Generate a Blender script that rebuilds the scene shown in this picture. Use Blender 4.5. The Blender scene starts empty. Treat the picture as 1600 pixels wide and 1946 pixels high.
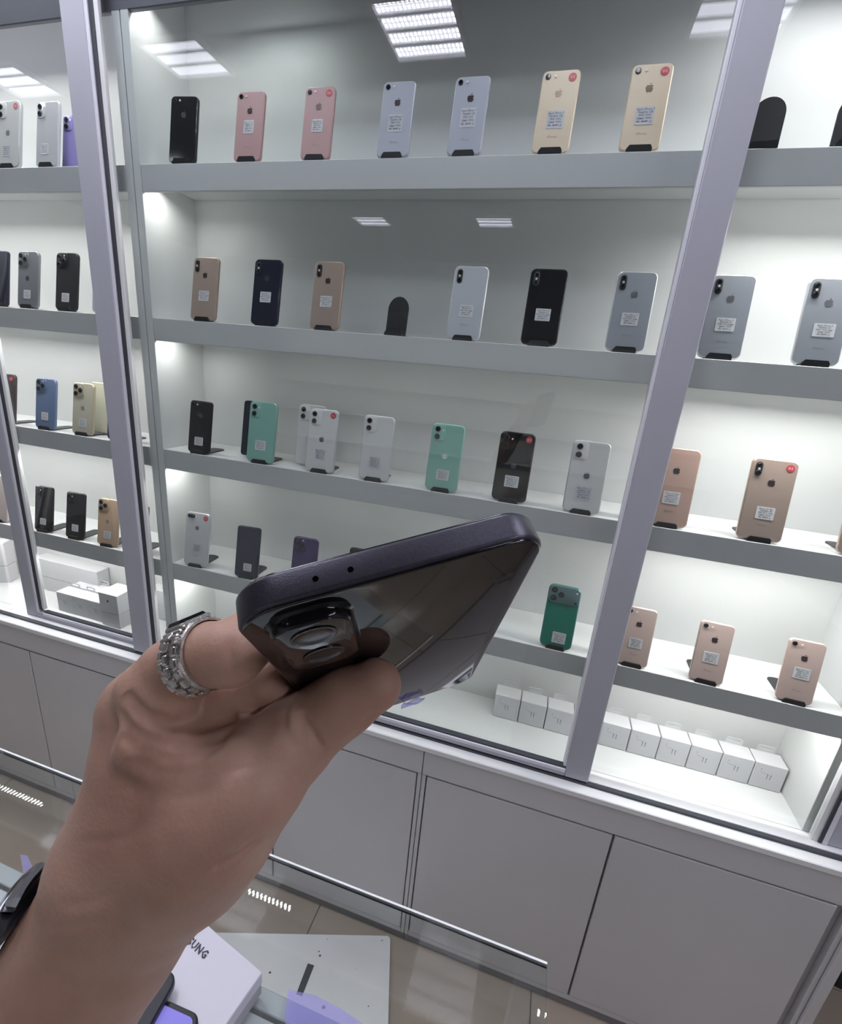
import bpy, math, random
import numpy as np
from mathutils import Matrix, Vector

# ------------------------------------------------------------------ camera
SC = bpy.context.scene
COL = SC.collection
FPX = 864.0
CX, CY, CZ = 800.0, 973.0, 1.757
R = np.array([[0.95694765, 0.16273674, -0.24034964],
              [0.27678247, -0.26221064, 0.92446582],
              [0.08742232, -0.95118996, -0.29596453]])   # image axes (right, down, forward) -> world
cd = bpy.data.cameras.new('camera'); cam = bpy.data.objects.new('camera', cd); COL.objects.link(cam)
cd.sensor_fit = 'HORIZONTAL'; cd.sensor_width = 36.0; cd.lens = 36.0 * FPX / 1600.0
cd.clip_start = 0.01; cd.clip_end = 60
m = Matrix(((R[0][0], -R[0][1], -R[0][2], 0), (R[1][0], -R[1][1], -R[1][2], 0), (R[2][0], -R[2][1], -R[2][2], CZ), (0, 0, 0, 1)))
cam.matrix_world = m
SC.camera = cam

# ------------------------------------------------------------------ world, exposure
w = bpy.data.worlds.new('world'); SC.world = w; w.use_nodes = True
w.node_tree.nodes['Background'].inputs[0].default_value = (0.55, 0.55, 0.65, 1)
w.node_tree.nodes['Background'].inputs[1].default_value = 0.15
SC.view_settings.view_transform = 'Standard'; SC.view_settings.look = 'None'
SC.view_settings.exposure = 0.0; SC.view_settings.gamma = 1.0; SC.view_settings.use_curve_mapping = False
try:
    SC.cycles.use_light_tree = True; SC.cycles.max_bounces = 10; SC.cycles.transparent_max_bounces = 16
    SC.cycles.sample_clamp_indirect = 4.0; SC.cycles.caustics_reflective = False; SC.cycles.caustics_refractive = False
except Exception: pass

CEIL_POWER = 2.2      # multiplies the emission of the ceiling light panels
K_MID, K_RIGHT, K_LEFT, K_LOW = 1.0, 1.0, 1.0, 1.0

def area_light(name, loc, sx, sy, power, color=(1, 1, 1), rot=(0, 0, 0)):
    l = bpy.data.lights.new(name, 'AREA'); l.shape = 'RECTANGLE'; l.size = sx; l.size_y = sy; l.energy = power; l.color = color
    o = bpy.data.objects.new(name, l); o.location = loc; o.rotation_euler = rot; COL.objects.link(o)
    return o

SH_Z = [2.171, 1.827, 1.478, 1.123]          # shelf tops
DECK = 0.80
COOL = (1.0, 0.975, 0.965)
TUBE = (1.0, 0.99, 0.965)
# LED strips of the cabinets: tucked behind the lip of every shelf (the lowest lights the deck)
for i, z in enumerate([2.548, 2.171, 1.827, 1.478, 1.123]):
    zz = z - 0.032
    lo = (i == 4)
    # left unit, whole width
    area_light('strip_light', (-1.62, 1.075, zz), 0.96, 0.012, (2.5 if lo else 3.0), COOL, (math.radians(-18), 0, 0))
    area_light('strip_light', (-2.6, 1.075, zz), 0.9, 0.012, (2.5 if lo else 3.0), COOL, (math.radians(-18), 0, 0))
    # middle bay: only the corner by the side panel and the right part are lit
    area_light('strip_light', (-0.985, 1.085, zz), 0.07, 0.02, (0.30 if i < 4 else 0.45), TUBE, (math.radians(-14), 0, 0))
    area_light('strip_light', (0.50, 1.075, zz), 0.43, 0.012, (1.5 if lo else 2.6), COOL, (math.radians(-18), 0, 0))
    if i in (2, 3, 4):
        area_light('strip_light', (-0.3, 1.075, zz), 0.9, 0.012, (0.30, 0.40, 0.6)[i - 2], TUBE, (math.radians(-18), 0, 0))

# ------------------------------------------------------------------ projection helpers
def ray(px, py):
    return R @ np.array([px - CX, py - CY, FPX])
def at_y(px, py, y):
    d = ray(px, py); s = y / d[1]; return Vector((d[0] * s, y, d[2] * s + CZ))
def at_z(px, py, z):
    d = ray(px, py); s = (z - CZ) / d[2]; return Vector((d[0] * s, d[1] * s, z))

# ------------------------------------------------------------------ materials
MATS = {}
def mat(name, color=(.8, .8, .8), rough=.5, metal=0.0, emit=0.0, ecol=None, spec=.5, coat=0.0, sss=0.0):
    if name in MATS: return MATS[name]
    M = bpy.data.materials.new(name); M.use_nodes = True
    b = M.node_tree.nodes['Principled BSDF']
    b.inputs['Base Color'].default_value = (*color, 1); b.inputs['Roughness'].default_value = rough
    b.inputs['Metallic'].default_value = metal; b.inputs['Specular IOR Level'].default_value = spec
    if coat: b.inputs['Coat Weight'].default_value = coat; b.inputs['Coat Roughness'].default_value = .04
    if emit: b.inputs['Emission Color'].default_value = (*(ecol or color), 1); b.inputs['Emission Strength'].default_value = emit
    MATS[name] = M
    return M
def noise_mat(name, c1, c2, scale=8, rough=.5, bump=0.0, bscale=200, detail=4, metal=0.0, coat=0, lo=.35, hi=.65, stretch=None):
    M = mat(name, c1, rough, metal, coat=coat); nt = M.node_tree; b = nt.nodes['Principled BSDF']
    tc = nt.nodes.new('ShaderNodeTexCoord'); mp = nt.nodes.new('ShaderNodeMapping')
    if stretch: mp.inputs['Scale'].default_value = stretch
    nt.links.new(tc.outputs['Object'], mp.inputs[0])
    n = nt.nodes.new('ShaderNodeTexNoise'); n.inputs['Scale'].default_value = scale; n.inputs['Detail'].default_value = detail
    nt.links.new(mp.outputs[0], n.inputs['Vector'])
    r = nt.nodes.new('ShaderNodeValToRGB'); r.color_ramp.elements[0].position = lo; r.color_ramp.elements[1].position = hi
    r.color_ramp.elements[0].color = (*c1, 1); r.color_ramp.elements[1].color = (*c2, 1)
    nt.links.new(n.outputs[0], r.inputs[0]); nt.links.new(r.outputs[0], b.inputs['Base Color'])
    if bump:
        n2 = nt.nodes.new('ShaderNodeTexNoise'); n2.inputs['Scale'].default_value = bscale; n2.inputs['Detail'].default_value = 3
        nt.links.new(mp.outputs[0], n2.inputs['Vector'])
        bp = nt.nodes.new('ShaderNodeBump'); bp.inputs['Strength'].default_value = bump; bp.inputs['Distance'].default_value = .0004
        nt.links.new(n2.outputs[0], bp.inputs['Height']); nt.links.new(bp.outputs[0], b.inputs['Normal'])
    return M
def glass_mat(name, tint, ior=1.5, rough=0.0):
    M = bpy.data.materials.new(name); M.use_nodes = True; nt = M.node_tree; nt.nodes.clear()
    out = nt.nodes.new('ShaderNodeOutputMaterial'); mx = nt.nodes.new('ShaderNodeMixShader')
    tr = nt.nodes.new('ShaderNodeBsdfTransparent'); gl = nt.nodes.new('ShaderNodeBsdfGlossy'); fr = nt.nodes.new('ShaderNodeFresnel')
    tr.inputs[0].default_value = (*tint, 1); gl.inputs['Roughness'].default_value = rough; fr.inputs[0].default_value = ior
    ge = nt.nodes.new('ShaderNodeNewGeometry'); mm = nt.nodes.new('ShaderNodeMix'); mm.data_type = 'FLOAT'   # same reflectance on both faces of the sheet
    mm.inputs[2].default_value = ior; mm.inputs[3].default_value = 1 / ior
    nt.links.new(ge.outputs['Backfacing'], mm.inputs[0]); nt.links.new(mm.outputs[0], fr.inputs[0])
    nt.links.new(fr.outputs[0], mx.inputs[0]); nt.links.new(tr.outputs[0], mx.inputs[1]); nt.links.new(gl.outputs[0], mx.inputs[2])
    nt.links.new(mx.outputs[0], out.inputs[0]); MATS[name] = M
    return M
PANEL = noise_mat('white_laminate', (.76, .77, .77), (.80, .81, .80), 3, .38, .05, 400)
INNER = noise_mat('white_inner_panel', (.78, .79, .785), (.82, .83, .82), 2.5, .5, .04, 300)
LIP = noise_mat('white_shelf_lip', (.66, .67, .68), (.70, .71, .71), 2.5, .4, .05, 500)
FRONT = noise_mat('pale_grey_front', (.54, .54, .55), (.57, .57, .58), 2.5, .35, .08, 500)
ALU = noise_mat('brushed_grey_aluminium', (.41, .42, .475), (.45, .46, .51), 5, .42, .05, 300, stretch=(1, 1, .03))
ALULT = mat('light_aluminium_bead', (.75, .76, .82), .35)
GASKET = mat('dark_rubber_gasket', (.045, .05, .06), .6)
BLACKP = mat('black_plastic', (.018, .019, .023), .38)
DARKGAP = mat('dark_gap', (.02, .02, .022), .8)
GLASS = glass_mat('clear_glass', (.93, .95, .945), 1.5)
GLASSC = glass_mat('counter_glass', (.94, .96, .955), 1.5)
LABELM = mat('white_label_paper', (.80, .80, .82), .55)
INK = mat('printed_ink', (.04, .04, .06), .6)
RED = mat('red_sticker', (.55, .05, .07), .45)
PINKINK = mat('pale_sticker_print', (.85, .45, .48), .5)
LENS = mat('camera_lens_glass', (.006, .007, .01), .06, coat=.6)
FLASH = mat('flash_diffuser', (.85, .83, .74), .3)
BOXW = mat('white_card', (.78, .78, .80), .45)
BOXL = mat('grey_print', (.30, .30, .33), .5)

# ------------------------------------------------------------------ mesh helpers
class MB:
    def __init__(s): s.v = []; s.f = []; s.m = []
    def add(s, vs, fs, mi=0, M=None):
        o = len(s.v)
        s.v += [tuple(M @ Vector(v)) for v in vs] if M is not None else [tuple(v) for v in vs]
        s.f += [tuple(o + i for i in f) for f in fs]; s.m += [mi] * len(fs); return s
    def box(s, x0, x1, y0, y1, z0, z1, mi=0, M=None, b=0.0):
        if b <= 0:
            return s.add([(x, y, z) for z in (z0, z1) for y in (y0, y1) for x in (x0, x1)],
                         [(0, 2, 3, 1), (4, 5, 7, 6), (0, 1, 5, 4), (2, 6, 7, 3), (0, 4, 6, 2), (1, 3, 7, 5)], mi, M)
        vs = []; idx = {}
        for sx in (0, 1):
            for sy in (0, 1):
                for sz in (0, 1):
                    X, Y, Z = (x0, x1)[sx], (y0, y1)[sy], (z0, z1)[sz]
                    ix, iy, iz = X + (b if sx == 0 else -b), Y + (b if sy == 0 else -b), Z + (b if sz == 0 else -b)
                    for k, p in enumerate(((X, iy, iz), (ix, Y, iz), (ix, iy, Z))): idx[sx, sy, sz, k] = len(vs); vs.append(p)
        g = lambda a, b_, c, k: idx[a, b_, c, k]
        fs = [(g(0,0,0,0), g(0,0,1,0), g(0,1,1,0), g(0,1,0,0)), (g(1,0,0,0), g(1,1,0,0), g(1,1,1,0), g(1,0,1,0)),
              (g(0,0,0,1), g(1,0,0,1), g(1,0,1,1), g(0,0,1,1)), (g(0,1,0,1), g(0,1,1,1), g(1,1,1,1), g(1,1,0,1)),
              (g(0,0,0,2), g(0,1,0,2), g(1,1,0,2), g(1,0,0,2)), (g(0,0,1,2), g(1,0,1,2), g(1,1,1,2), g(0,1,1,2))]
        for a in (0, 1):
            for c in (0, 1):
                fs.append((g(a,c,0,0), g(a,c,1,0), g(a,c,1,1), g(a,c,0,1)))
                fs.append((g(a,0,c,0), g(a,1,c,0), g(a,1,c,2), g(a,0,c,2)))
                fs.append((g(0,a,c,1), g(1,a,c,1), g(1,a,c,2), g(0,a,c,2)))
        for a in (0, 1):
            for b_ in (0, 1):
                for c in (0, 1): fs.append((g(a,b_,c,0), g(a,b_,c,1), g(a,b_,c,2)))
        return s.add(vs, fs, mi, M)
    def loft(s, rings, mi=0, M=None, cap0=True, cap1=True, closed=True):
        n = len(rings[0]); vs = [p for r in rings for p in r]; fs = []
        for k in range(len(rings) - 1):
            for i in range(n if closed else n - 1):
                j = (i + 1) % n; fs.append((k * n + i, k * n + j, (k + 1) * n + j, (k + 1) * n + i))
        if cap0: fs.append(tuple(range(n))[::-1])
        if cap1: fs.append(tuple((len(rings) - 1) * n + i for i in range(n)))
        return s.add(vs, fs, mi, M)
    def build(s, name, mats, parent=None, smooth=False, loc=None, fix=True):
        me = s.mesh(name, mats, smooth, fix)
        return put(name, me, parent, loc)
    def mesh(s, name, mats, smooth=False, fix=True):
        me = bpy.data.meshes.new(name); me.from_pydata(s.v, [], s.f)
        for x in (mats if isinstance(mats, (list, tuple)) else [mats]): me.materials.append(x)
        me.polygons.foreach_set('material_index', s.m)
        if fix:
            import bmesh
            bm = bmesh.new(); bm.from_mesh(me); bmesh.ops.recalc_face_normals(bm, faces=bm.faces); bm.to_mesh(me); bm.free()
        if smooth:
            me.polygons.foreach_set('use_smooth', [True] * len(me.polygons))
            try: me.set_sharp_from_angle(angle=math.radians(35))
            except Exception: pass
        me.update(); return me
def put(name, data, parent=None, loc=None):
    o = bpy.data.objects.new(name, data); COL.objects.link(o)
    if parent is not None: o.parent = parent
    if loc is not None: o.location = loc
    return o
def tag(o, label=None, cat=None, group=None, kind=None):
    if label: o['label'] = label
    if cat: o['category'] = cat
    if group: o['group'] = group
    if kind: o['kind'] = kind
    return o
def thing(name, loc, label, cat, group=None, rot=(0, 0, 0)):
    o = bpy.data.objects.new(name, None); COL.objects.link(o); o.location = loc; o.rotation_euler = rot; o.empty_display_size = .02
    return tag(o, label, cat, group)
def struct(name, mb, m_, parent=None):
    o = mb.build(name, m_, parent)
    if parent is None: o['kind'] = 'structure'
    return o
def rrect(w, h, r, n=6, cx=0, cy=0):
    pts = []
    for qx, qy, a0 in ((1, 1, 0), (-1, 1, 90), (-1, -1, 180), (1, -1, 270)):
        for k in range(n + 1):
            a = math.radians(a0 + 90 * k / n)
            pts.append((cx + qx * (w / 2 - r) + r * math.cos(a), cy + qy * (h / 2 - r) + r * math.sin(a)))
    return pts
def slab(mb, w, h, r, y0, y1, e=0.0, cx=0, cz=0, n=6, mi=0, M=None, se=3):
    """rounded-rectangle slab in XZ between y0 (front) and y1, rounded edges of radius e"""
    rings = []
    prof = []
    if e > 0:
        for k in range(se + 1): a = math.pi / 2 * k / se; prof.append((e * (1 - math.sin(a)), y0 + e * (1 - math.cos(a))))
        for k in range(se + 1): a = math.pi / 2 * k / se; prof.append((e * (1 - math.cos(a)), y1 - e * (1 - math.sin(a))))
    else: prof = [(0, y0), (0, y1)]
    for ins, y in prof:
        rings.append([(x, y, z) for x, z in rrect(w - 2 * ins, h - 2 * ins, max(r - ins, .0004), n, cx, cz)])
    return mb.loft(rings, mi, M)
def disc(mb, cx, cz, rad, y0, y1, n=20, mi=0, e=0.0):
    rings = []
    for ins, y in ([(e, y0), (0, y0 + e), (0, y1)] if e else [(0, y0), (0, y1)]):
        rings.append([(cx + (rad - ins) * math.cos(2 * math.pi * k / n), y, cz + (rad - ins) * math.sin(2 * math.pi * k / n)) for k in range(n)])
    return mb.loft(rings, mi)
_txt = {}
def text_mesh(body, size, mat_, align='CENTER', extrude=0.0, space=1.0, line=1.0, bold=0.0):
    key = (body, size, mat_.name, align, extrude)
    if key in _txt: return _txt[key]
    c = bpy.data.curves.new('writing', 'FONT'); c.body = body; c.size = size; c.align_x = align; c.resolution_u = 1
    c.extrude = extrude; c.space_character = space; c.space_line = line; c.offset = bold
    o = bpy.data.objects.new('tmp', c); COL.objects.link(o)
    dg = bpy.context.evaluated_depsgraph_get(); dg.update()
    me = bpy.data.meshes.new_from_object(o.evaluated_get(dg)); me.materials.clear(); me.materials.append(mat_)
    bpy.data.objects.remove(o); me.name = 'writing'
    _txt[key] = me; return me

# ------------------------------------------------------------------ room shell
YF = 1.0          # plane of the outer sliding doors
X0, X1, Y0, Y1 = -4.6, 2.6, -3.6, 2.0
CEIL = CZ + 1.2
GROUT = mat('floor_grout', (.18, .15, .13), .8)
TILE = noise_mat('beige_glossy_floor_tile', (.33, .275, .22), (.38, .32, .26), 2.2, .13, 0, detail=8)
fl = struct('floor', MB().box(X0, X1, Y0, Y1, -.05, -.004), GROUT)
P = .706
tile_me = MB().box(0, P - .003, 0, P - .003, -.02, 0, b=.001).mesh('floor_tile', TILE)
i0 = math.floor((X0 + .48) / P); j0 = math.floor((Y0 - .60) / P)
for i in range(i0, i0 + 11):
    for j in range(j0, j0 + 9):
        x, y = -.48 + i * P, .60 + j * P
        if x + P < X0 + .02 or x > X1 or y + P < Y0 or y + P > Y1 + .5: continue
        put('floor_tile', tile_me, fl, (x, y, 0))
CEILM = mat('dark_grey_ceiling', (.16, .16, .19), .8)
WALLM = noise_mat('pale_wall_paint', (.60, .60, .62), (.64, .64, .66), 2, .7)
struct('ceiling', MB().box(X0, X1, Y0, Y1, CEIL, CEIL + .1), CEILM)
struct('wall_back', MB().box(X0, X1, Y1, Y1 + .1, 0, CEIL), WALLM)
struct('wall_front', MB().box(X0, X1, Y0 - .1, Y0, 0, CEIL), WALLM)
struct('wall_left', MB().box(X0 - .1, X0, Y0, Y1, 0, CEIL), WALLM)
struct('wall_right', MB().box(X1, X1 + .1, Y0, Y1, 0, CEIL), WALLM)

# ceiling LED panels
DIFF = mat('led_panel_glow', (.85, .85, .9), .4, emit=5.0 * CEIL_POWER, ecol=(.87, .87, 1.0))
DOT = mat('led_dot_glow', (1, 1, 1), .4, emit=38.0 * CEIL_POWER, ecol=(.90, .90, 1.0))
TRIM = mat('white_panel_frame', (.75, .75, .78), .4)
DIM = mat('led_panel_dim', (.85, .85, .9), .4, emit=7.5, ecol=(.87, .87, 1.0))
PW = .30
def ceiling_panel(xr, y0, nb, glow, dots, lab):
    pl = nb * .0775 + .012
    t = thing('ceiling_light', (xr - PW, y0, CEIL - .001), lab, 'ceiling light', 'ceiling LED panels')
    pf = MB()
    for a in ((0, PW, 0, .012), (0, PW, pl - .012, pl), (0, .012, 0, pl), (PW - .012, PW, 0, pl)): pf.box(a[0], a[1], a[2], a[3], -.02, 0)
    for k in range(1, nb): pf.box(.012, PW - .012, k * .0775, k * .0775 + .012, -.012, 0)
    pf.build('frame', TRIM, t)
    pd = MB()
    for k in range(nb): pd.box(.012, PW - .012, .014 + k * .0775, .014 + k * .0775 + .06, -.006, -.001)
    pd.build('diffuser', glow, t)
    if not dots: return
    dd = MB()
    for k in range(nb):
        for q in (0, 1):
            yy = .014 + k * .0775 + .018 + q * .026
            for n_ in range(17):
                xx = .022 + n_ * (PW - .044) / 16; r_ = .0042
                dd.add([(xx - r_, yy - r_, -.0075), (xx + r_, yy - r_, -.0075), (xx + r_, yy + r_, -.0075), (xx - r_, yy + r_, -.0075)], [(0, 3, 2, 1)])
    o = dd.build('led_dot', DOT, t, fix=False); o['kind'] = 'stuff'
ceiling_panel(-.535, -.14, 4, DIFF, True, 'ceiling LED panel mirrored top centre in the wide glass door')
ceiling_panel(-1.60, -.14, 3, DIM, False, 'ceiling LED panel mirrored at the top left of the wide glass door')
ceiling_panel(-2.655, -.14, 3, DIM, False, 'ceiling LED panel mirrored in the left door above the white phones')
ceiling_panel(.53, -.14, 3, DIM, False, 'ceiling LED panel mirrored beside the top of the right door post')
ceiling_panel(-1.60, -2.25, 3, DIM, False, 'small distant ceiling LED panel mirrored above the second shelf')
ceiling_panel(-.54, -2.25, 3, DIM, False, 'small distant ceiling LED panel mirrored right of the other distant one')
for xr, nm in ((-2.9, 'far left'), (-1.9, 'left'), (-.9, 'middle'), (.1, 'right'), (1.1, 'far right')):
    ceiling_panel(xr, .46, 6, DIFF, True, 'added unseen LED fill panel above the walkway before the cabinets, ' + nm)  # row added to light the room, kept out of the door's mirror view
ceiling_panel(2.0, -1.2, 16, DIFF, True, 'long added LED fill panel outside the picture on the right')  # unseen panel added only for more room light

# ------------------------------------------------------------------ display cabinets
BACK = 1.225; FY = 1.045; TOPZ = 2.62
def cabinet(x0, x1, label):
    t = thing('display_cabinet', ((x0 + x1) / 2, 1.15, DECK), label, 'display cabinet', None)
    ox, oy, oz = (x0 + x1) / 2, 1.15, DECK
    def part(name, a, m_, b=.0008, parent=None):
        mb = MB().box(a[0] - ox, a[1] - ox, a[2] - oy, a[3] - oy, a[4] - oz, a[5] - oz, b=b); return mb.build(name, m_, parent or t)
    part('side_panel', (x0, x0 + .022, FY + .003, BACK, DECK - .009, TOPZ), PANEL)
    part('side_panel', (x1 - .022, x1, FY + .003, BACK, DECK - .009, TOPZ), PANEL)
    part('back_panel', (x0, x1, BACK, BACK + .012, DECK - .009, TOPZ), INNER)
    part('deck', (x0, x1, 1.048, BACK, DECK - .009, DECK), INNER)
    part('top_panel', (x0, x1, FY + .003, BACK, TOPZ + .0005, TOPZ + .02), PANEL)
    for z in SH_Z:
        s = part('shelf', (x0 + .023, x1 - .023, FY + .012, BACK - .001, z - .018, z), INNER)
        part('shelf_lip', (x0 + .023, x1 - .023, FY + .003, FY + .012, z - .056, z + .0005), LIP, .001, s)
    return t
cabinet(-1.072, .749, 'wide white lit display cabinet in the middle and right of the wall')
cabinet(-3.1, -1.0745, 'white lit display cabinet at the left edge, left of the double side panel')

t = thing('display_cabinet', (-.6, -3.45, 0), 'white display wall with added fill lights across the shop, seen only as a mirror image', 'display cabinet')
MB().box(-3.0, 2.4, -.12, -.10, 0, 2.4, b=.001).build('back_panel', INNER, t)
for z in (.8, 1.15, 1.5, 1.85, 2.2):
    s_ = MB().box(-3.0, 2.4, -.10, .10, z - .018, z, b=.001).build('shelf', INNER, t)
    MB().box(-3.0, 2.4, .10, .112, z - .056, z, b=.001).build('shelf_lip', FRONT, s_)
    area_light('strip_light', (-.9, -3.45 + .08, z - .035), 5.2, .015, 5, (1, 1, 1), (math.radians(10), 0, 0))  # fill lamps added here to brighten the cabinet fronts from behind the camera
# top fascia and track above the doors
struct('trim_1', MB().box(-3.1, .86, 1.0475, 1.060, 2.464, 2.62, b=.002), mat('dark_grey_soffit', (.16, .16, .19), .5))
struct('trim_2', MB().box(-3.1, .86, 1.0, 1.009, .7902, .797), GASKET)
struct('trim_3', MB().box(-3.1, .86, 1.0095, 1.0475, .7902, .7995), PANEL)

def door(x0, x1, y, label, left=True, right=True, rail=True, zb=.8005, zt=2.60, sw=.067):
    t = thing('sliding_glass_door', ((x0 + x1) / 2, y, zb), label, 'sliding door')
    ox = (x0 + x1) / 2; TH = .022
    def part(name, a, m_, b=.001):
        return MB().box(a[0] - ox, a[1] - ox, a[2] - y, a[3] - y, a[4] - zb, a[5] - zb, b=b).build(name, m_, t)
    gx0, gx1 = x0 + .02, x1 - .02
    if left:
        part('stile', (x0, x0 + sw, y, y + TH, zb, zt), ALU, .002)
        part('bead', (x0 + sw, x0 + sw + .009, y + .001, y + TH, zb + .02, zt), ALULT)
        part('gasket', (x0 + sw + .009, x0 + sw + .021, y + .004, y + TH - .004, zb + .03, zt), GASKET)
        part('bead', (x0 + sw + .021, x0 + sw + .033, y + .006, y + TH - .006, zb + .034, zt), PANEL)
        gx0 = x0 + sw
    if right:
        part('stile', (x1 - sw * .87, x1, y, y + TH, zb, zt), ALU, .002)
        part('bead', (x1 - sw * .87 - .007, x1 - sw * .87, y + .002, y + TH, zb + .03, zt), ALULT)
        gx1 = x1 - sw * .87
    if rail:
        part('bottom_rail', (gx0, gx1, y, y + TH, zb, zb + .022), ALU, .002)
        part('gasket', (gx0 + .03, gx1, y + .003, y + TH - .004, zb + .022, zb + .028), GASKET)
        part('bead', (gx0 + .03, gx1, y - .001, y + .004, zb + .012, zb + .0225), ALULT)
    g = part('glass_pane', (gx0, gx1, y + .010, y + .014, zb + .01, zt + .01), GLASS, 0)
    return t
door(-1.188, .239, YF, 'wide sliding glass door in front of the middle bays, with LED panels mirrored in it')
door(-1.69, -1.15, 1.026 - .002, 'narrow sliding glass door at the left, behind the wide door', sw=.05, right=True)
d3 = door(.20, .80, 1.026 - .002, 'sliding glass door at the right edge over the earphone boxes', left=False, right=False, rail=False)
o = MB().box(.750 - .5, .756 - .5, .000, .02, .0, 1.64).build('gasket', GASKET, d3)
o = MB().box(.738 - .5, .750 - .5, .004, .018, .0, 1.64).build('bead', PANEL, d3)
o = MB().box(.756 - .5, .766 - .5, -.001, .02, .0, 1.64).build('bead', ALULT, d3)
o = MB().box(.766 - .5, .84 - .5, 0, .022, .0, 1.64, b=.002).build('stile', ALU, d3)
door(-2.5, -1.72, 1.0001, 'sliding glass door cut off by the left edge of the photo', left=True, right=False, rail=False, sw=.05)

# ------------------------------------------------------------------ base cabinets
BY = .976
def base(x0, x1, label, doors):
    t = thing('base_cabinet', ((x0 + x1) / 2, 1.1, 0), label, 'base cabinet', None); ox = (x0 + x1) / 2
    def part(name, a, m_, b=.001, parent=None):
        return MB().box(a[0] - ox, a[1] - ox, a[2] - 1.1, a[3] - 1.1, a[4], a[5], b=b).build(name, m_, parent or t)
    part('carcass', (x0, x1, BY + .02, BACK + .01, .035, .7715), FRONT)
    part('plinth', (x0, x1, BY + .008, BACK, 0, .036), mat('grey_plinth', (.22, .22, .23), .6))
    part('apron', (x0, x1, BY, BY + .02, .692, .7715), FRONT, .0015)
    part('side_frame', (x0, x0 + .011, BY + .002, BY + .02, .036, .690), FRONT)
    part('side_frame', (x1 - .011, x1, BY + .002, BY + .02, .036, .690), FRONT)
    part('bottom_frame', (x0 + .012, x1 - .012, BY + .002, BY + .02, .036, .055), FRONT)
    for a, b_ in doors: part('door', (a + .003, b_ - .003, BY + .001, BY + .018, .058, .686), FRONT, .0012)
base(-.182, .835, 'pale grey base cabinet with two plain doors below the right part of the display', ((-.170, .322), (.322, .803)))
base(-1.150, -.184, 'pale grey base cabinet half hidden by the hand and wrist', ((-1.138, -.660), (-.660, -.195)))
base(-2.13, -1.152, 'pale grey base cabinet at the left edge of the photo', ((-2.118, -1.64), (-1.64, -1.163)))
base(-3.1, -2.132, 'pale grey base cabinet cut off by the left edge of the photo', ((-3.09, -2.62), (-2.62, -2.143)))
ledge = MB().box(-3.1, .86, .973, BACK, .772, .79, b=.002).build('ledge', PANEL)
tag(ledge, 'long white ledge running under all the glass doors', 'countertop')
ep = MB().box(.836, .858, BY - .006, BACK + .01, 0, .771, b=.001).build('end_panel', FRONT)
tag(ep, 'narrow pale grey end panel at the right end of the base cabinets', 'panel')

# LED strip hidden above the top rail: seen only mirrored in the counter glass
for (xa, xb, yy, lab) in ((-.868, -.668, 1.11, 'beside the wrist'), (-2.27, -1.968, 1.11, 'at the left edge'), (.28, .33, 1.11, 'at the lower right')):
    t = thing('led_strip', ((xa + xb) / 2, yy, 2.51 if yy > 1.08 else 2.30), 'short LED strip under the soffit, mirrored in the counter glass ' + lab, 'lamp')
    MB().box(-(xb - xa) / 2, (xb - xa) / 2, -.006, .006, .0, .004).build('backing', TRIM, t)
    d_ = MB(); n = max(2, int((xb - xa) / .018))
    for k in range(n):
        x = -(xb - xa) / 2 + (k + .5) * (xb - xa) / n; disc_ = [(x + .004 * math.cos(a * .785), .006 * math.sin(a * .785), -.0012) for a in range(8)]
        d_.add(disc_, [tuple(range(8))[::-1]])
    o = d_.build('led_dot', mat('strip_dot_glow', (1, 1, 1), .4, emit=120.0, ecol=(.95, 1, 1)), t, fix=False); o['kind'] = 'stuff'

# ------------------------------------------------------------------ phones and stands
def apple_outline(s):
    """bitten-apple silhouette, s = height"""
    pts = []
    top = [(0, .30), (.10, .335), (.22, .35), (.34, .30), (.395, .21)]
    bite = []
    for k in range(7):
        a = math.radians(118 + (245 - 118) * k / 6); bite.append((.50 + .175 * math.cos(a), .055 + .175 * math.sin(a)))
    low = [(.415, -.13), (.36, -.27), (.28, -.39), (.19, -.45), (.10, -.43), (0, -.405)]
    left = [(-.10, -.43), (-.19, -.45), (-.28, -.39), (-.36, -.27), (-.42, -.10), (-.435, .06), (-.40, .21), (-.32, .31), (-.20, .35), (-.09, .335)]
    for p in top + bite + low + left: pts.append((p[0] * s, p[1] * s))
    leaf = [(0, .37), (.005, .46), (.05, .54), (.13, .60), (.14, .52), (.105, .43), (.05, .385)]
    return pts, [(a * s, b * s) for a, b in leaf]
def logo_mesh(s, m_):
    mb = MB(); a, l = apple_outline(s)
    for pts in (a, l):
        mb.loft([[(x, -.0001, z) for x, z in pts], [(x, .00005, z) for x, z in pts]], 0)
    me = mb.mesh('logo', m_); return me

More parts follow.
